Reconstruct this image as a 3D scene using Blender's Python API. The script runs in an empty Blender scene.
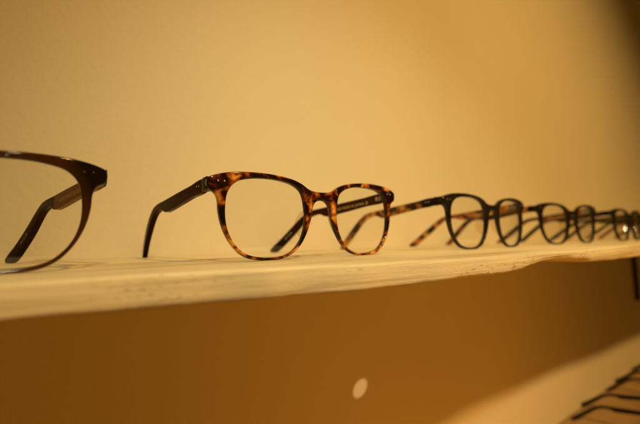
import bpy, bmesh, math, random
from mathutils import Vector, Matrix, noise
random.seed(7)
S = bpy.context.scene
COL = S.collection
MM = 0.001
R = math.radians

# ------------------------------------------------------------------ camera
cam_d = bpy.data.cameras.new('camera')
cam = bpy.data.objects.new('camera', cam_d); COL.objects.link(cam); S.camera = cam
cam_d.sensor_width = 36.0; cam_d.lens = 36.0 * 350 / 640
cam_d.clip_start = 0.004; cam_d.clip_end = 50
_y, _p, _r = R(55.05), R(4.79), R(1.29)
fw = Vector((math.cos(_y) * math.cos(_p), math.sin(_y) * math.cos(_p), math.sin(_p)))
rt = Vector((math.sin(_y), -math.cos(_y), 0)); up = rt.cross(fw)
rt2 = rt * math.cos(_r) - up * math.sin(_r); up2 = up * math.cos(_r) + rt * math.sin(_r)
m = Matrix((rt2, up2, -fw)).transposed().to_4x4(); m.translation = Vector((0, 0, 9.4 * MM))
cam.matrix_world = m
cam_d.dof.use_dof = True; cam_d.dof.focus_distance = 0.186
cam_d.dof.aperture_fstop = 5.4; cam_d.dof.aperture_blades = 0

# ------------------------------------------------------------------ world, lamps, exposure
w = bpy.data.worlds.new('World'); S.world = w; w.use_nodes = True
bg = w.node_tree.nodes['Background']
bg.inputs[0].default_value = (1.0, 0.39, 0.035, 1); bg.inputs[1].default_value = 0.065

def spot(name, loc, aim, power, size, blend, radius, col=(1.0, 0.69, 0.27)):
    d = bpy.data.lights.new(name, 'SPOT'); d.energy = power; d.spot_size = R(size); d.spot_blend = blend
    d.shadow_soft_size = radius; d.color = col
    o = bpy.data.objects.new(name, d); COL.objects.link(o); o.location = loc
    o.rotation_euler = (Vector(aim) - Vector(loc)).to_track_quat('-Z', 'Y').to_euler()
    return o
spot('ceiling_spot_lamp', (0.336, -1.053, 1.252), (0.813, 0.304, -0.404), 108, 76, 1.0, 0.05, (1.0, 0.555, 0.135))
spot('added_pool_spot', (-0.03, -0.301, 0.443), (0.30, 0.304, -0.10), 8.3, 64, 1.0, 0.016, (1.0, 0.84, 0.44))  # second spot, added to whiten the middle of the wall's light pool
# unseen warm point light, added to fill the shaded wall under the shelf
_d = bpy.data.lights.new('added_low_fill', 'POINT'); _d.energy = 2.3; _d.shadow_soft_size = 0.15; _d.color = (1.0, 0.34, 0.02)
_o = bpy.data.objects.new('added_low_fill', _d); COL.objects.link(_o); _o.location = (0.36, -0.14, -0.26)
# narrow unseen spot, added for the small light oval below the shelf
_f = spot('added_fleck_spot', (0.261, -0.45, -0.152), (0.261, 0.304, -0.152), 9.5, 1.0, 0.35, 0.0)
_f.rotation_euler = (R(90), R(-36), 0); _f.scale = (1.85, 1.4, 1)
# far shop lamp, seen only as a glint in the lens at the right edge
spot('far_shop_lamp', (3.03, -0.57, 0.02), (0.640, 0.163, 0.016), 0.9, 1.3, 0.2, 0.016, (1.0, 0.70, 0.35))
S.view_settings.view_transform = 'Standard'; S.view_settings.look = 'None'
S.view_settings.exposure = 0.0; S.view_settings.gamma = 1.0; S.view_settings.use_curve_mapping = False
S.render.engine = 'CYCLES'; S.cycles.use_denoising = True
S.cycles.max_bounces = 10; S.cycles.transparent_max_bounces = 24
S.cycles.caustics_reflective = False; S.cycles.caustics_refractive = False

# ------------------------------------------------------------------ helpers
def mat(name):
    M = bpy.data.materials.new(name); M.use_nodes = True
    nt = M.node_tree; b = nt.nodes['Principled BSDF']
    return M, nt, b
def N(nt, t, **kw):
    n = nt.nodes.new(t)
    for k, v in kw.items():
        if isinstance(k, str) and hasattr(n, k): setattr(n, k, v)
        else: n.inputs[k].default_value = v
    return n
def setin(n, **kw):
    for k, v in kw.items(): n.inputs[k.replace('_', ' ')].default_value = v
def L(nt, a, ao, b, bi): nt.links.new(a.outputs[ao], b.inputs[bi])
def ramp(nt, stops, interp='LINEAR'):
    n = nt.nodes.new('ShaderNodeValToRGB'); cr = n.color_ramp; cr.interpolation = interp
    while len(cr.elements) < len(stops): cr.elements.new(0.5)
    for e, (p, c) in zip(cr.elements, stops): e.position = p; e.color = (*c, 1)
    return n
def mapped(nt, scale=(1, 1, 1), loc=(0, 0, 0)):
    tc = nt.nodes.new('ShaderNodeTexCoord'); mp = nt.nodes.new('ShaderNodeMapping')
    mp.inputs['Scale'].default_value = scale; mp.inputs['Location'].default_value = loc
    L(nt, tc, 'Object', mp, 'Vector'); return mp
def tag(o, label=None, cat=None, group=None, kind=None):
    if label: o['label'] = label
    if cat: o['category'] = cat
    if group: o['group'] = group
    if kind: o['kind'] = kind
    return o
def link(name, me, material, parent=None, loc=(0, 0, 0)):
    o = bpy.data.objects.new(name, me); COL.objects.link(o)
    if material is not None:
        if not me.materials: me.materials.append(None)
        o.material_slots[0].link = 'OBJECT'; o.material_slots[0].material = material
    o.parent = parent; o.location = loc
    return o
def smooth(me, ang=35):
    for p in me.polygons: p.use_smooth = True
    me.set_sharp_from_angle(angle=R(ang))
    return me
def from_bm(name, bm, ang=35):
    me = bpy.data.meshes.new(name); bm.normal_update(); bm.to_mesh(me); bm.free()
    return smooth(me, ang)
def catmull(P, step=1.0, closed=True):
    out = []; n = len(P)
    for i in range(n if closed else n - 1):
        g = lambda k: Vector(P[(i + k) % n]) if closed else Vector(P[min(max(i + k, 0), n - 1)])
        p0, p1, p2, p3 = g(-1), g(0), g(1), g(2)
        # centripetal parametrisation keeps the corners from overshooting
        t0 = 0; t1 = t0 + max((p1 - p0).length, 1e-6) ** .5; t2 = t1 + max((p2 - p1).length, 1e-6) ** .5; t3 = t2 + max((p3 - p2).length, 1e-6) ** .5
        k = max(2, int(round((p2 - p1).length / step)))
        for j in range(k):
            t = t1 + (t2 - t1) * j / k
            A1 = p0 * ((t1 - t) / (t1 - t0)) + p1 * ((t - t0) / (t1 - t0)) if t1 - t0 > 2e-3 else p1
            A2 = p1 * ((t2 - t) / (t2 - t1)) + p2 * ((t - t1) / (t2 - t1))
            A3 = p2 * ((t3 - t) / (t3 - t2)) + p3 * ((t - t2) / (t3 - t2)) if t3 - t2 > 2e-3 else p2
            B1 = A1 * ((t2 - t) / (t2 - t0)) + A2 * ((t - t0) / (t2 - t0))
            B2 = A2 * ((t3 - t) / (t3 - t1)) + A3 * ((t - t1) / (t3 - t1))
            out.append(B1 * ((t2 - t) / (t2 - t1)) + B2 * ((t - t1) / (t2 - t1)))
    return out
def plate(contours, thick, bevel, res=3):
    """filled 2D outline(s) -> bmesh plate with rounded edges, in mm, lying in XY, centred on Z"""
    cu = bpy.data.curves.new('outline', 'CURVE'); cu.dimensions = '2D'; cu.fill_mode = 'BOTH'
    cu.extrude = thick / 2 - bevel; cu.bevel_depth = bevel; cu.bevel_resolution = res; cu.offset = -bevel
    for c in contours:
        sp = cu.splines.new('POLY'); sp.points.add(len(c) - 1); sp.use_cyclic_u = True
        for p, v in zip(sp.points, c): p.co = (v[0], v[1], 0, 1)
    o = bpy.data.objects.new('outline', cu); COL.objects.link(o)
    dg = bpy.context.evaluated_depsgraph_get()
    me = bpy.data.meshes.new_from_object(o.evaluated_get(dg))
    bpy.data.objects.remove(o); bpy.data.curves.remove(cu)
    bm = bmesh.new(); bm.from_mesh(me); bpy.data.meshes.remove(me)
    bmesh.ops.remove_doubles(bm, verts=bm.verts, dist=1e-4)
    return bm
def box(bm, c, s, bev=0.0):
    r = bmesh.ops.create_cube(bm, size=1.0); vs = r['verts']
    for v in vs: v.co = Vector((c[0] + v.co.x * s[0], c[1] + v.co.y * s[1], c[2] + v.co.z * s[2]))
    if bev:
        es = list({e for v in vs for e in v.link_edges})
        bmesh.ops.bevel(bm, geom=es, offset=bev, segments=2, affect='EDGES', profile=0.5)
def cyl(bm, c, axis, rad, h, seg=14):
    q = Vector((0, 0, 1)).rotation_difference(Vector(axis)).to_matrix().to_4x4()
    q.translation = Vector(c)
    bmesh.ops.create_cone(bm, cap_ends=True, segments=seg, radius1=rad, radius2=rad, depth=h, matrix=q)

# ------------------------------------------------------------------ materials of the setting
M_WALL, nt, b = mat('painted_plaster')
mp = mapped(nt); n1 = N(nt, 'ShaderNodeTexNoise'); setin(n1, Scale=210.0, Detail=3.0, Roughness=0.55); L(nt, mp, 'Vector', n1, 'Vector')
n2 = N(nt, 'ShaderNodeTexNoise'); setin(n2, Scale=3.2, Detail=4.0); L(nt, mp, 'Vector', n2, 'Vector')
rc = ramp(nt, [(0.3, (0.70, 0.655, 0.56)), (0.7, (0.76, 0.715, 0.615))]); L(nt, n2, 'Fac', rc, 'Fac'); L(nt, rc, 'Color', b, 'Base Color')
bp = N(nt, 'ShaderNodeBump'); setin(bp, Strength=0.42, Distance=0.0009); L(nt, n1, 'Fac', bp, 'Height'); L(nt, bp, 'Normal', b, 'Normal')
setin(b, Roughness=0.62); b.inputs['Specular IOR Level'].default_value = 0.3

def wood(name, light, dark, line_scale, speck=0.5):
    M, nt, b = mat(name)
    mp = mapped(nt, (1, 1, 1))
    # growth layers: nearly horizontal sheets that wander along the slab
    wob = N(nt, 'ShaderNodeTexNoise'); setin(wob, Scale=5.0, Detail=2.0); L(nt, mp, 'Vector', wob, 'Vector')
    sep = N(nt, 'ShaderNodeSeparateXYZ'); L(nt, mp, 'Vector', sep, 'Vector')
    mu = N(nt, 'ShaderNodeMath', operation='MULTIPLY_ADD'); mu.inputs[1].default_value = 0.005; L(nt, wob, 'Fac', mu, 0); L(nt, sep, 'Z', mu, 2)
    mx = N(nt, 'ShaderNodeMath', operation='MULTIPLY_ADD'); mx.inputs[1].default_value = 0.10; L(nt, sep, 'Y', mx, 0); L(nt, mu, 'Value', mx, 2)
    cmb = N(nt, 'ShaderNodeCombineXYZ'); L(nt, mx, 'Value', cmb, 'Z')
    xs = N(nt, 'ShaderNodeMath', operation='MULTIPLY'); xs.inputs[1].default_value = 0.012; L(nt, sep, 'X', xs, 0); L(nt, xs, 'Value', cmb, 'X')
    gr = N(nt, 'ShaderNodeTexNoise'); setin(gr, Scale=line_scale, Detail=5.0, Roughness=0.6); L(nt, cmb, 'Vector', gr, 'Vector')
    rc = ramp(nt, [(0.34, dark), (0.52, light), (0.75, tuple(min(1, c * 1.04) for c in light))]); L(nt, gr, 'Fac', rc, 'Fac')
    mp2 = mapped(nt, (60, 160, 420)); fi = N(nt, 'ShaderNodeTexNoise'); setin(fi, Scale=1.0, Detail=4.0, Roughness=0.7); L(nt, mp2, 'Vector', fi, 'Vector')
    mp3 = mapped(nt, (330, 500, 900)); sp = N(nt, 'ShaderNodeTexNoise'); setin(sp, Scale=1.0, Detail=2.0); L(nt, mp3, 'Vector', sp, 'Vector')
    mp4 = mapped(nt, (16, 16, 60), (0.9, 0.2, 0)); pt = N(nt, 'ShaderNodeTexNoise'); setin(pt, Scale=1.0, Detail=2.0); L(nt, mp4, 'Vector', pt, 'Vector')
    r1 = ramp(nt, [(0.57, (0, 0, 0)), (0.67, (1, 1, 1))]); L(nt, sp, 'Fac', r1, 'Fac')
    r2 = ramp(nt, [(0.52, (0, 0, 0)), (0.66, (1, 1, 1))]); L(nt, pt, 'Fac', r2, 'Fac')
    mm = N(nt, 'ShaderNodeMath', operation='MULTIPLY'); L(nt, r1, 'Color', mm, 0); L(nt, r2, 'Color', mm, 1)
    m2 = N(nt, 'ShaderNodeMath', operation='MULTIPLY'); m2.inputs[1].default_value = speck; L(nt, mm, 'Value', m2, 0)
    mix = N(nt, 'ShaderNodeMix', data_type='RGBA'); L(nt, m2, 'Value', mix, 0); L(nt, rc, 'Color', mix, 6); mix.inputs[7].default_value = (0.26, 0.17, 0.09, 1)
    L(nt, mix, 2, b, 'Base Color')
    ad = N(nt, 'ShaderNodeMath', operation='MULTIPLY_ADD'); ad.inputs[1].default_value = 0.6; L(nt, fi, 'Fac', ad, 0); L(nt, gr, 'Fac', ad, 2)
    bp = N(nt, 'ShaderNodeBump'); setin(bp, Strength=0.55, Distance=0.0009); L(nt, ad, 'Value', bp, 'Height'); L(nt, bp, 'Normal', b, 'Normal')
    setin(b, Roughness=0.5); b.inputs['Specular IOR Level'].default_value = 0.35
    return M
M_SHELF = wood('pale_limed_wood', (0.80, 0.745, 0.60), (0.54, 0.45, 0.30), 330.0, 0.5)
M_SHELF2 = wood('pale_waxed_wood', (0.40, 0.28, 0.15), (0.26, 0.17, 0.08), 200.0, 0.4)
M_BLACKSTEEL, nt, b = mat('black_painted_steel'); setin(b, Base_Color=(0.012, 0.011, 0.010, 1), Roughness=0.45)

# ------------------------------------------------------------------ the wall
WALL_Y = 304.0
bm = bmesh.new(); box(bm, (1000, WALL_Y + 20, 200), (5000, 40, 2400)); bmesh.ops.scale(bm, vec=(MM,) * 3, verts=bm.verts)
o = link('wall', from_bm('wall', bm), M_WALL); tag(o, 'cream painted plaster wall behind the shelves', kind='structure')

# ------------------------------------------------------------------ shelves
def lerp_table(T, x):
    if x <= T[0][0]: return T[0][1]
    for (a, va), (c, vc) in zip(T, T[1:]):
        if x <= c:
            t = (x - a) / (c - a); t = t * t * (3 - 2 * t); return va + (vc - va) * t
    return T[-1][1]
FRONT = [(-400, 150), (-150, 138), (-17, 129), (7, 128), (36, 124.5), (63, 117), (105, 107), (147, 98), (171, 93), (204, 90), (270, 90), (334, 94), (443, 100), (620, 94), (900, 82), (1200, 73), (2600, 73)]
BOTTOM = [(-400, -10.5), (-15, -10.9), (30, -11.9), (63, -11.5), (104, -11.3), (119, -11.1), (128, -10.4), (144, -10.0), (150, -9.6), (164, -9.2), (179, -9.1), (191, -8.2), (203, -6.1), (217, -4.5), (232, -4.0), (246, -4.3), (268, -6.1), (299, -9.1), (350, -10.4), (437, -11.6), (800, -12), (2600, -12)]
def shelf_mesh(name, x0, x1, step, front, bottom, z0=0.0, seed=0):
    bm = bmesh.new(); rows = []
    n = int((x1 - x0) / step)
    for i in range(n + 1):
        x = x0 + (x1 - x0) * i / n
        yf = lerp_table(front, x) + 0.8 * noise.noise((x * .02, seed, 0)) + .35 * noise.noise((x * .09, seed, 4))
        zb = lerp_table(bottom, x) + .25 * noise.noise((x * .05, seed, 9)) + .15 * noise.noise((x * .2, seed, 2))
        gap = 0.5 + max(0, 1.5 * noise.noise((x * .018, seed, 20)) + .9 * noise.noise((x * .06, seed, 31)))
        yb = WALL_Y - gap
        prof = [(yb, zb - 1.0), (yb, -0.25), (yb - .4, 0.0)]
        for k in range(1, 9):                                   # top surface, very slightly uneven
            y = yb - .4 + (yf + 1.4 - yb + .4) * k / 8
            ed = max(0.0, 1 - abs(y - 175) / 60)
            prof.append((y, 0.0 if k < 8 else -0.02))
        prof += [(yf + .55, -0.12), (yf + .12, -0.55)]
        H = -zb
        for k in range(1, 10):                                  # front face: sawn layers, a little undercut
            t = k / 10
            yy = yf + .22 * noise.noise((x * .02, t * 7, seed + 5)) + .07 * noise.noise((x * .25, t * 9, seed + 7)) + 1.4 * t * t
            prof.append((yy, -0.55 - (H - 1.1) * t))
        prof += [(yf + 1.9, zb + .25), (yf + 2.9, zb), (yf + 40, zb - 1.0)]
        rows.append([bm.verts.new((x * MM, y * MM, (z + z0) * MM)) for y, z in prof])
    m_ = len(rows[0])
    for a, c in zip(rows, rows[1:]):
        for k in range(m_):
            bm.faces.new((a[k], a[(k + 1) % m_], c[(k + 1) % m_], c[k]))
    bm.faces.new(rows[0]); bm.faces.new(list(reversed(rows[-1])))
    bmesh.ops.recalc_face_normals(bm, faces=bm.faces)
    return from_bm(name, bm, 50)
o = link('display_shelf', shelf_mesh('display_shelf', -420, 2000, 3.0, FRONT, BOTTOM), M_SHELF)
tag(o, 'upper pale wooden shelf with a wavy raw front edge carrying a row of eyeglasses', 'shelf')
Z2 = -330.0
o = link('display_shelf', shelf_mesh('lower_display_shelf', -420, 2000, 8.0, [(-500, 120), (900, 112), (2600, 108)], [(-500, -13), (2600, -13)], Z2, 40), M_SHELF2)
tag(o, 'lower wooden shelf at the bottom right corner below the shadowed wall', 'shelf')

# L-shaped steel bracket carrying the far end of the upper shelf
bm = bmesh.new()
root = bpy.data.objects.new('shelf_bracket', None); COL.objects.link(root); root.location = (1.243, WALL_Y * MM, -0.0135)
tag(root, 'thin black steel bracket on the wall under the far right end of the upper shelf', 'bracket')
box(bm, (0, -5.2, -77), (10, 10, 154), 1.0); bmesh.ops.scale(bm, vec=(MM,) * 3, verts=bm.verts); link('wall_leg', from_bm('wall_leg', bm), M_BLACKSTEEL, root)
bm = bmesh.new(); box(bm, (0, -75, -5.2), (10, 128, 8), 1.0); bmesh.ops.scale(bm, vec=(MM,) * 3, verts=bm.verts); link('shelf_arm', from_bm('shelf_arm', bm), M_BLACKSTEEL, root)

# ------------------------------------------------------------------ acetate, lenses, metal
def finish(nt, b, rough=0.07):
    setin(b, Roughness=rough); b.inputs['Specular IOR Level'].default_value = 0.32
    b.inputs['IOR'].default_value = 1.49
def tortoise(name, stops, scale=120.0, seed=0.0, stretch=(1, 1, 1), lighter_below=0.0):
    M, nt, b = mat(name)
    mp = mapped(nt, stretch, (seed * .37, seed * .21, seed * .53))
    n = N(nt, 'ShaderNodeTexNoise', noise_dimensions='4D'); setin(n, Scale=scale, Detail=2.0, Roughness=0.5, Distortion=0.6); L(nt, mp, 'Vector', n, 'Vector')
    oi = N(nt, 'ShaderNodeObjectInfo'); ml = N(nt, 'ShaderNodeMath', operation='MULTIPLY'); ml.inputs[1].default_value = 17.0
    L(nt, oi, 'Random', ml, 0); L(nt, ml, 'Value', n, 'W')
    sz = N(nt, 'ShaderNodeSeparateXYZ'); L(nt, mp, 'Vector', sz, 'Vector')           # the sheet of acetate carries more amber towards one side
    bz = N(nt, 'ShaderNodeMath', operation='MULTIPLY_ADD'); bz.inputs[1].default_value = -lighter_below; bz.inputs[2].default_value = lighter_below * (0.024 + seed * .53); L(nt, sz, 'Z', bz, 0)
    sm = N(nt, 'ShaderNodeMath', operation='ADD'); L(nt, n, 'Fac', sm, 0); L(nt, bz, 'Value', sm, 1)
    rc = ramp(nt, stops); L(nt, sm, 'Value', rc, 'Fac'); L(nt, rc, 'Color', b, 'Base Color')
    b.inputs['Subsurface Weight'].default_value = 0.25; b.inputs['Subsurface Radius'].default_value = (0.002, 0.0012, 0.0005); b.inputs['Subsurface Scale'].default_value = 1.0
    finish(nt, b); return M
DK = (0.010, 0.004, 0.002); RB = (0.085, 0.018, 0.004); AM = (0.50, 0.20, 0.030); HO = (0.70, 0.36, 0.07)
M_TORT = tortoise('amber_tortoise_acetate', [(0.39, DK), (0.47, (0.022, .006, .002)), (0.53, (0.15, .028, .005)), (0.585, (0.40, 0.125, 0.016)), (0.66, (0.74, 0.37, 0.06))], 140, 1, lighter_below=1.5)
M_TORT2 = tortoise('honey_tortoise_acetate', [(0.35, DK), (0.445, (0.04, .012, .004)), (0.51, (0.24, 0.08, 0.012)), (0.58, AM), (0.68, HO)], 95, 3)
M_TORT3 = tortoise('dark_tortoise_acetate', [(0.40, (0.008, .004, .003)), (0.50, (0.07, 0.018, 0.006)), (0.60, (0.32, 0.10, 0.018)), (0.72, (0.46, .17, .03))], 90, 5)
M_TORT4 = tortoise('red_tortoise_acetate', [(0.36, (0.02, .004, .003)), (0.52, (0.14, 0.02, 0.01)), (0.66, (0.30, 0.06, 0.02))], 90, 8)
def plain(name, c, rough=0.07, var=0.3, scale=60):
    M, nt, b = mat(name)
    mp = mapped(nt); n = N(nt, 'ShaderNodeTexNoise'); setin(n, Scale=scale, Detail=2.0); L(nt, mp, 'Vector', n, 'Vector')
    rc = ramp(nt, [(0.35, tuple(v * (1 - var) for v in c)), (0.65, tuple(v * (1 + var) for v in c))]); L(nt, n, 'Fac', rc, 'Fac'); L(nt, rc, 'Color', b, 'Base Color')
    finish(nt, b, rough); return M
M_BLACK = plain('black_acetate', (0.004, 0.0036, 0.004))
M_GREY = plain('smoky_grey_acetate', (0.015, 0.010, 0.0075))
M_DARKBROWN = plain('dark_brown_acetate', (0.012, 0.005, 0.002))
# dark olive temples whose tip ends in a greener tone
def along(name, stops, rough=0.14, mottled=0.0):
    """colour changing along the temple (object y, metres)"""
    M, nt, b = mat(name)
    mp = mapped(nt); sp = N(nt, 'ShaderNodeSeparateXYZ'); L(nt, mp, 'Vector', sp, 'Vector')
    n = N(nt, 'ShaderNodeTexNoise'); setin(n, Scale=70.0, Detail=2.0); L(nt, mp, 'Vector', n, 'Vector')
    md = N(nt, 'ShaderNodeMath', operation='MULTIPLY_ADD'); md.inputs[1].default_value = 1 / 0.15
    L(nt, sp, 'Y', md, 0)
    nn = N(nt, 'ShaderNodeMath', operation='MULTIPLY_ADD'); nn.inputs[1].default_value = mottled; nn.inputs[2].default_value = -mottled / 2; L(nt, n, 'Fac', nn, 0); L(nt, nn, 'Value', md, 2)
    rc = ramp(nt, stops); L(nt, md, 'Value', rc, 'Fac'); L(nt, rc, 'Color', b, 'Base Color')
    finish(nt, b, rough); b.inputs['Specular IOR Level'].default_value = 0.025; b.inputs['IOR'].default_value = 1.36; return M
M_OLIVE = along('dark_olive_acetate', [(0.0, (0.060, 0.020, 0.005)), (0.5, (0.034, 0.012, 0.003)), (0.76, (0.010, 0.006, 0.002)), (0.79, (0.055, 0.058, 0.030)), (1.0, (0.060, 0.062, 0.032))], 0.12, 0.02)
M_HORN = along('brown_horn_acetate', [(0.0, (0.22, 0.105, 0.04)), (0.35, (0.19, 0.09, 0.035)), (0.365, (0.014, 0.006, 0.003)), (0.42, (0.016, 0.007, 0.003)), (0.45, (0.035, 0.014, 0.006)), (0.56, (0.028, 0.011, 0.005)), (0.68, (0.018, 0.008, 0.004)), (0.82, (0.012, 0.006, 0.003)), (0.86, (0.03, 0.022, 0.012))], 0.12, 0.02)
# brown front fading to black at the end pieces
M_FADE, nt, b = mat('brown_to_black_acetate')
mp = mapped(nt); sp = N(nt, 'ShaderNodeSeparateXYZ'); L(nt, mp, 'Vector', sp, 'Vector'); ab = N(nt, 'ShaderNodeMath', operation='ABSOLUTE'); L(nt, sp, 'X', ab, 0)
zz = N(nt, 'ShaderNodeMath', operation='MULTIPLY_ADD'); zz.inputs[1].default_value = 0.45; L(nt, sp, 'Z', zz, 0); L(nt, ab, 'Value', zz, 2)
rc = ramp(nt, [(0.0, (0.058, 0.020, 0.005)), (0.50, (0.048, 0.016, 0.004)), (0.62, (0.008, 0.005, 0.004)), (1, (0.008, 0.005, 0.004))])
ms = N(nt, 'ShaderNodeMath', operation='MULTIPLY_ADD'); ms.inputs[1].default_value = 1 / 0.06; ms.inputs[2].default_value = -0.65; L(nt, zz, 'Value', ms, 0); L(nt, ms, 'Value', rc, 'Fac'); L(nt, rc, 'Color', b, 'Base Color'); finish(nt, b)
M_METAL, nt, b = mat('polished_steel'); setin(b, Base_Color=(0.55, 0.52, 0.47, 1), Metallic=1.0, Roughness=0.35)
M_DULL, nt, b = mat('dull_steel'); setin(b, Base_Color=(0.07, 0.055, 0.04, 1), Metallic=1.0, Roughness=0.45)
M_PRINT, nt, b = mat('gold_print'); setin(b, Base_Color=(0.72, 0.55, 0.30, 1), Metallic=0.1, Roughness=0.4)
M_PRINT2, nt, b = mat('worn_print'); setin(b, Base_Color=(0.34, 0.20, 0.10, 1), Roughness=0.4)
def clear(name, tint, base, power, rough, edge=None):
    """thin clear plastic: what is behind shows through, with a mirror share that grows towards grazing view"""
    M, nt, b = mat(name); nt.nodes.remove(b); out = nt.nodes['Material Output']
    lw = N(nt, 'ShaderNodeLayerWeight'); lw.inputs['Blend'].default_value = 0.5
    pw = N(nt, 'ShaderNodeMath', operation='POWER'); pw.inputs[1].default_value = power; L(nt, lw, 'Facing', pw, 0)
    ma = N(nt, 'ShaderNodeMath', operation='MULTIPLY_ADD'); ma.inputs[1].default_value = 1 - base; ma.inputs[2].default_value = base; L(nt, pw, 'Value', ma, 0)
    tr = N(nt, 'ShaderNodeBsdfTransparent'); tr.inputs[0].default_value = (*tint, 1)
    gl = N(nt, 'ShaderNodeBsdfGlossy'); gl.inputs['Roughness'].default_value = rough; gl.inputs[0].default_value = (1, 1, 1, 1)
    if edge: gl = N(nt, 'ShaderNodeBsdfDiffuse'); gl.inputs[0].default_value = (*edge, 1)
    mx = N(nt, 'ShaderNodeMixShader'); L(nt, ma, 'Value', mx, 0); L(nt, tr, 'BSDF', mx, 1); L(nt, gl, 'BSDF', mx, 2); L(nt, mx, 'Shader', out, 'Surface')
    return M
M_LENS = clear('demo_lens', (0.985, 0.985, 0.975), 0.035, 5.0, 0.02)
M_PAD = clear('clear_amber_acetate', (0.97, 0.93, 0.85), 0.02, 3.2, 0.08, (0.10, 0.03, 0.012))

# ------------------------------------------------------------------ the eyeglasses (millimetres, local x right, y to the back, z up)
HALF = [(5, 38.3), (9, 39.5), (12.7, 41.8), (18.6, 44.1), (31, 46.0), (42, 46.4), (53.5, 45.7), (61.5, 43.9), (65.0, 42.2), (65.7, 40.6), (65.4, 37.4), (64.4, 36.0), (62.2, 34.8), (60.9, 32.8), (60.3, 30.4), (60.0, 25.7), (58.8, 19.6), (56.5, 13.5), (53.6, 8.6), (49.4, 4.0), (44.5, 1.3), (38, 0.1), (31, 0.0), (24.5, 0.9), (18.5, 3.9), (13.4, 9.2), (9.6, 16.2), (7.2, 23.2), (6.2, 28.2), (4.8, 31.3), (2.2, 32.9)]
OUTER = HALF + [(-x, z) for x, z in reversed(HALF)]
INNER = [(12.2, 29.5), (11.7, 23.6), (12.9, 16.0), (15.6, 10.0), (20.3, 5.0), (26.3, 2.7), (34.0, 2.2), (41.3, 3.0), (46.6, 4.9), (51.0, 8.9), (53.6, 13.0), (55.2, 17.5), (56.0, 22.4), (56.0, 28.3), (55.2, 34.0), (53.2, 37.8), (49.7, 40.6), (42, 42.4), (33, 42.7), (26.5, 42.2), (18.6, 40.1), (14.5, 37.2), (13, 33.9)]
def grow(P, d):
    out = []; n = len(P)
    for i in range(n):
        t = Vector(P[(i + 1) % n]) - Vector(P[i - 1]); nrm = Vector((-t.y, t.x)).normalized()
        cx, cz = 33.8, 23.0
        if nrm.dot(Vector((P[i][0] - cx, P[i][1] - cz))) < 0: nrm = -nrm
        out.append((P[i][0] + nrm.x * d, P[i][1] + nrm.y * d))
    return out
INNER = grow(INNER, 0.68)
CURV = 1 / (2 * 520.0)
def to_local(bm, f):
    for v in bm.verts: v.co = Vector(f(v.co))
    bmesh.ops.scale(bm, vec=(MM,) * 3, verts=bm.verts)
    bmesh.ops.recalc_face_normals(bm, faces=bm.faces)
def join_bm(a, c):
    me = bpy.data.meshes.new('t'); c.to_mesh(me); c.free(); a.from_mesh(me); bpy.data.meshes.remove(me)
MESH = {}
def get(key, fn):
    if key not in MESH: MESH[key] = fn()
    return MESH[key]

def front_mesh():
    inn = catmull(INNER, 1.0)
    bm = plate([catmull(OUTER, 1.0), inn, [Vector((-p[0], p[1])) for p in inn]], 3.8, 0.95, 5)
    to_local(bm, lambda c: (c.x, c.z + 1.9 + c.x * c.x * CURV, c.y))
    return from_bm('frame_front', bm, 40)
def end_mesh(s):
    """end piece turning back from the front towards the hinge"""
    e = plate([catmull([(1.5, 36.6), (1.5, 42.7), (4.0, 42.8), (9.6, 42.4), (9.7, 36.5), (4.0, 36.4)], 1.2)], 3.7, 0.35, 3)
    to_local(e, lambda c: (s * (63.75 + c.z), c.x + 4.2, c.y))
    return from_bm('end_piece', e, 40)
MATTE = {}
def satin(M):
    """the same acetate, buffed less: the side faces of the end pieces"""
    if M.name not in MATTE:
        c = M.copy(); c.name = M.name + '_satin'; b = c.node_tree.nodes['Principled BSDF']
        b.inputs['Specular IOR Level'].default_value = 0.02; b.inputs['Roughness'].default_value = 0.3; MATTE[M.name] = c
    return MATTE[M.name]
def lens_mesh(s):
    C = catmull(INNER, 1.6); cx = sum(p[0] for p in C) / len(C); cz = sum(p[1] for p in C) / len(C)
    bm = bmesh.new(); sides = []
    for face in (0, 1):
        rings = []
        for k in range(1, 8):
            t = k / 7 * 1.012
            ring = []
            for p in C:
                x = cx + (p[0] - cx) * t; z = cz + (p[1] - cz) * t; r2 = (x - cx) ** 2 + (z - cz) ** 2
                y = 1.3 + face * 1.5 + x * x * CURV + (r2 - 560) / (2 * 260.0) * .9
                ring.append(bm.verts.new((s * x * MM, y * MM, z * MM)))
            rings.append(ring)
        c0 = bm.verts.new((s * cx * MM, (1.3 + face * 1.5 + cx * cx * CURV - 560 / 520 * .9) * MM, cz * MM))
        n = len(C)
        for i in range(n):
            bm.faces.new((c0, rings[0][i], rings[0][(i + 1) % n]))
            for a, c in zip(rings, rings[1:]): bm.faces.new((a[i], c[i], c[(i + 1) % n], a[(i + 1) % n]))
        sides.append(rings[-1])
    n = len(C)
    for i in range(n): bm.faces.new((sides[0][i], sides[1][i], sides[1][(i + 1) % n], sides[0][(i + 1) % n]))
    bmesh.ops.recalc_face_normals(bm, faces=bm.faces)
    return from_bm('lens', bm, 50)
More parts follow.
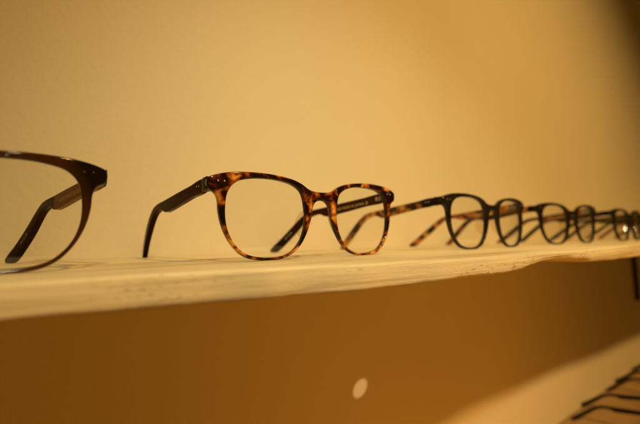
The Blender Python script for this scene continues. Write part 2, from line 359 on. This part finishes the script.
def pad_mesh(s):
    """moulded nose pad: a thin tear-drop fin behind the nose side of the rim"""
    bm = bmesh.new(); rows = []
    for i in range(13):
        t = i / 12; z = 12.0 + 17.5 * t; prof = math.sin(math.pi * min(1, max(0, t))) ** .6
        xr = 9.6 + (1 - t) * 3.8 - 2.2 * t                  # follows the rim downwards and outwards
        dep = 0.2 + 7.6 * prof * (0.75 + .25 * t)
        row = []
        for k in range(9):
            u = k / 8; yy = 3.6 + dep * math.sin(u * math.pi / 2 * 2 if False else u * math.pi) ** .8
            xx = xr + 1.7 * dep / 6.4 * (yy - 3.6) / 6 + (1.5 * (0.5 - u)) * (0.3 + .7 * prof)
            row.append(bm.verts.new((s * xx * MM, yy * MM, z * MM)))
        rows.append(row)
    for a, c in zip(rows, rows[1:]):
        for k in range(8): bm.faces.new((a[k], a[k + 1], c[k + 1], c[k]))
    bmesh.ops.recalc_face_normals(bm, faces=bm.faces)
    return from_bm('nose_pad', bm, 80)
TOP = [(7.8, 42.2), (26, 40.9), (48, 39.1), (70, 37.1), (84, 35.9), (92, 34.2), (101, 29.8), (115, 20.4), (129, 10.4), (136.5, 5.2), (139.6, 2.2), (139.4, 0.5), (137.3, 0.0)]
BOT = [(133.4, 0.35), (129, 2.6), (120, 9.0), (108, 17.6), (98, 25.2), (91, 29.4), (84, 31.2), (78.5, 31.9), (74.5, 31.6), (71.5, 30.5), (68.5, 29.6), (62, 29.9), (48, 31.6), (26, 34.4), (7.8, 36.5)]
def temple_off(y):                                          # inward lean of the tip, mm
    t = max(0.0, (y - 88) / 50); return 5.4 * t * t
def temple_mesh(s):
    corner = [(7.8, 42.0), (8.6, 42.25)]
    P = catmull([(7.8, 39.3), (7.8, 42.1)] + TOP[1:] + BOT[:-1] + [(7.8, 36.7)], 1.5)
    bm = plate([P], 3.6, 0.5, 4)
    # origin of the temple: hinge at x = 63.5, y = 12
    to_local(bm, lambda c: (s * (-temple_off(c.x)) + c.z, (c.x - 7.8) * 0.905, c.y))
    return from_bm('temple', bm, 40)
def hinge_mesh(s):
    bm = bmesh.new()
    box(bm, (-s * 2.0, -2.0, 39), (0.7, 4.0, 3.4), .15); box(bm, (-s * 2.0, 3.0, 39), (0.7, 4.0, 3.0), .15)
    for k in range(3): cyl(bm, (-s * 2.6, 0.2, 37.8 + 1.2 * k), (0, 0, 1), 0.85, 1.1)
    bmesh.ops.scale(bm, vec=(MM,) * 3, verts=bm.verts); bmesh.ops.recalc_face_normals(bm, faces=bm.faces)
    return from_bm('hinge', bm, 40)
def rivet_mesh():
    bm = bmesh.new(); bmesh.ops.create_uvsphere(bm, u_segments=12, v_segments=8, radius=0.48)
    for v in bm.verts: v.co.y *= 0.45
    bmesh.ops.scale(bm, vec=(MM,) * 3, verts=bm.verts)
    return from_bm('rivet', bm, 60)
def text_mesh(txt, size):
    cu = bpy.data.curves.new('text', 'FONT'); cu.body = txt; cu.size = size; cu.extrude = 0.02; cu.space_character = 1.12; cu.resolution_u = 3
    o = bpy.data.objects.new('text', cu); COL.objects.link(o)
    me = bpy.data.meshes.new_from_object(o.evaluated_get(bpy.context.evaluated_depsgraph_get()))
    bpy.data.objects.remove(o); bpy.data.curves.remove(cu)
    bm = bmesh.new(); bm.from_mesh(me); bpy.data.meshes.remove(me); return bm
def arm_text(s):
    """line of print on the inner face, read from the hinge towards the tip on the right-hand arm"""
    bm = text_mesh('HAND MADE IN JAPAN', 2.9); wd = max(v.co.x for v in bm.verts)
    fr = bmesh.new()
    for c, sz in (((wd + 3.0, 0.95), (2.1, .32)), ((wd + 3.0, 0.95 + 1.75), (2.1, .32)), ((wd + 3.0, 0.1), (2.1, .32)), ((wd + 2.1, .95), (.32, 2.0)), ((wd + 3.9, .95), (.32, 2.0))):
        if sz[0] > sz[1] and c[1] > 1.5: c = (c[0], 1.8)
        box(fr, (c[0], c[1], 0), (sz[0], sz[1], .04))
    join_bm(bm, fr)
    def f(c):
        y = 58.0 - c.x; z = 38.6 - (y - 26) * 0.088 - 2.9 + c.y - 0.0
        return (-s * (1.8 + 0.03 + temple_off(y)) - s * c.z, (y - 7.8) * 0.905, z)
    to_local(bm, f); return from_bm('printed_line', bm, 30)
def tip_text(s):
    bm = text_mesh('46 22 145', 2.3)
    def f(c):
        d = Vector((0.81, -0.58)); p = Vector((112.0, 18.0)) + d * c.x + Vector((0.58, 0.81)) * (c.y - 0.8)
        return (-s * (1.8 + 0.05 + temple_off(p.x)) - s * c.z, (p.x - 7.8) * 0.905, p.y)
    to_local(bm, f); return from_bm('printed_size', bm, 30)

def eyeglasses(label, x, y, rot, front, temple, la, ra, z=0.0, scale=1.0, detail=2, group='eyeglasses standing open on the shelves', rivet=None):
    ink = M_PRINT2 if rivet else M_PRINT
    rivet = rivet or M_METAL
    g = bpy.data.objects.new('eyeglasses', None); COL.objects.link(g); g.empty_display_size = 0.01
    g.location = (x * MM, y * MM, z * MM); g.rotation_euler = (0, 0, R(rot)); g.scale = (scale,) * 3
    tag(g, label, 'eyeglasses', group)
    f = link('frame_front', get('front', front_mesh), front, g)
    for s in (-1, 1):
        link('lens', get(('lens', s), lambda: lens_mesh(s)), M_LENS, g)
        link('end_piece', get(('end', s), lambda: end_mesh(s)), satin(front), f)
        link('nose_pad', get(('pad', s), lambda: pad_mesh(s)), M_PAD, f)
        ang = ra if s > 0 else la
        t = link('temple', get(('temple', s), lambda: temple_mesh(s)), temple, g, (s * 63.7 * MM, 13.9 * MM, 0.1 * MM))
        t.rotation_euler = (0, 0, R(ang))
        h = link('hinge', get(('hinge', s), lambda: hinge_mesh(s)), M_METAL, t)
        if detail > 1:
            for dx in (0, 3.2):
                r = link('rivet', get('rivet', rivet_mesh), rivet, f, (s * (57.2 + dx) * MM, (0.05 + (57.2 + dx) ** 2 * CURV) * MM, 40.6 * MM))
                r2 = link('rivet', get('rivet', rivet_mesh), rivet, t, (s * 1.78 * MM, (4.0 + dx * .8) * MM, 39.4 * MM)); r2.rotation_euler = (0, 0, R(90))
            link('printed_line', get(('line', s), lambda: arm_text(s)), ink, t)
            link('printed_size', get(('size', s), lambda: tip_text(s)), ink, t)
    return g

eyeglasses('dark brown eyeglasses with black end pieces, cut off by the left edge of the photo', -55.0, 171.5, 0, M_FADE, M_HORN, -15, 18.5, rivet=M_DULL)
eyeglasses('amber tortoiseshell eyeglasses with dark olive temples, in sharp focus at the centre', 117.7, 166.0, 0, M_TORT, M_OLIVE, 7.6, 12.4)
eyeglasses('black-fronted eyeglasses with honey tortoiseshell temples, just right of the tortoiseshell pair', 302, 165.0, 0, M_GREY, M_TORT2, 4, 8.2)
eyeglasses('dark eyeglasses with brown tortoiseshell temples, second pair right of the tortoiseshell one', 471, 163.5, -5.5, M_DARKBROWN, M_TORT3, 0, 2)
eyeglasses('black eyeglasses with a lamp glint in the lens, upper shelf at right edge', 672, 160, 0, M_BLACK, M_BLACK, 0, 6)
eyeglasses('eyeglasses of which only dark temples show behind the pair at the right edge', 856, 163, 0, M_BLACK, M_BLACK, 0, 8, detail=1)
eyeglasses('eyeglasses of which only a reddish temple end shows behind the lens at the right edge', 1040, 163, 0, M_DARKBROWN, M_TORT4, 0, 8, detail=1)
eyeglasses('black eyeglasses on the lower shelf, single temple nearest the bottom edge of the photo', 735, 168, 0, M_BLACK, M_BLACK, 5, 14, z=Z2, detail=1)
eyeglasses('black eyeglasses on the lower shelf, second from the bottom edge, two temples in view', 939, 178, -3, M_BLACK, M_BLACK, 25, 21, z=Z2, detail=1)
eyeglasses('black eyeglasses farthest along the lower shelf, cut by the right edge of the photo', 1132, 178, 0, M_BLACK, M_BLACK, 19, 18, z=Z2, detail=1)
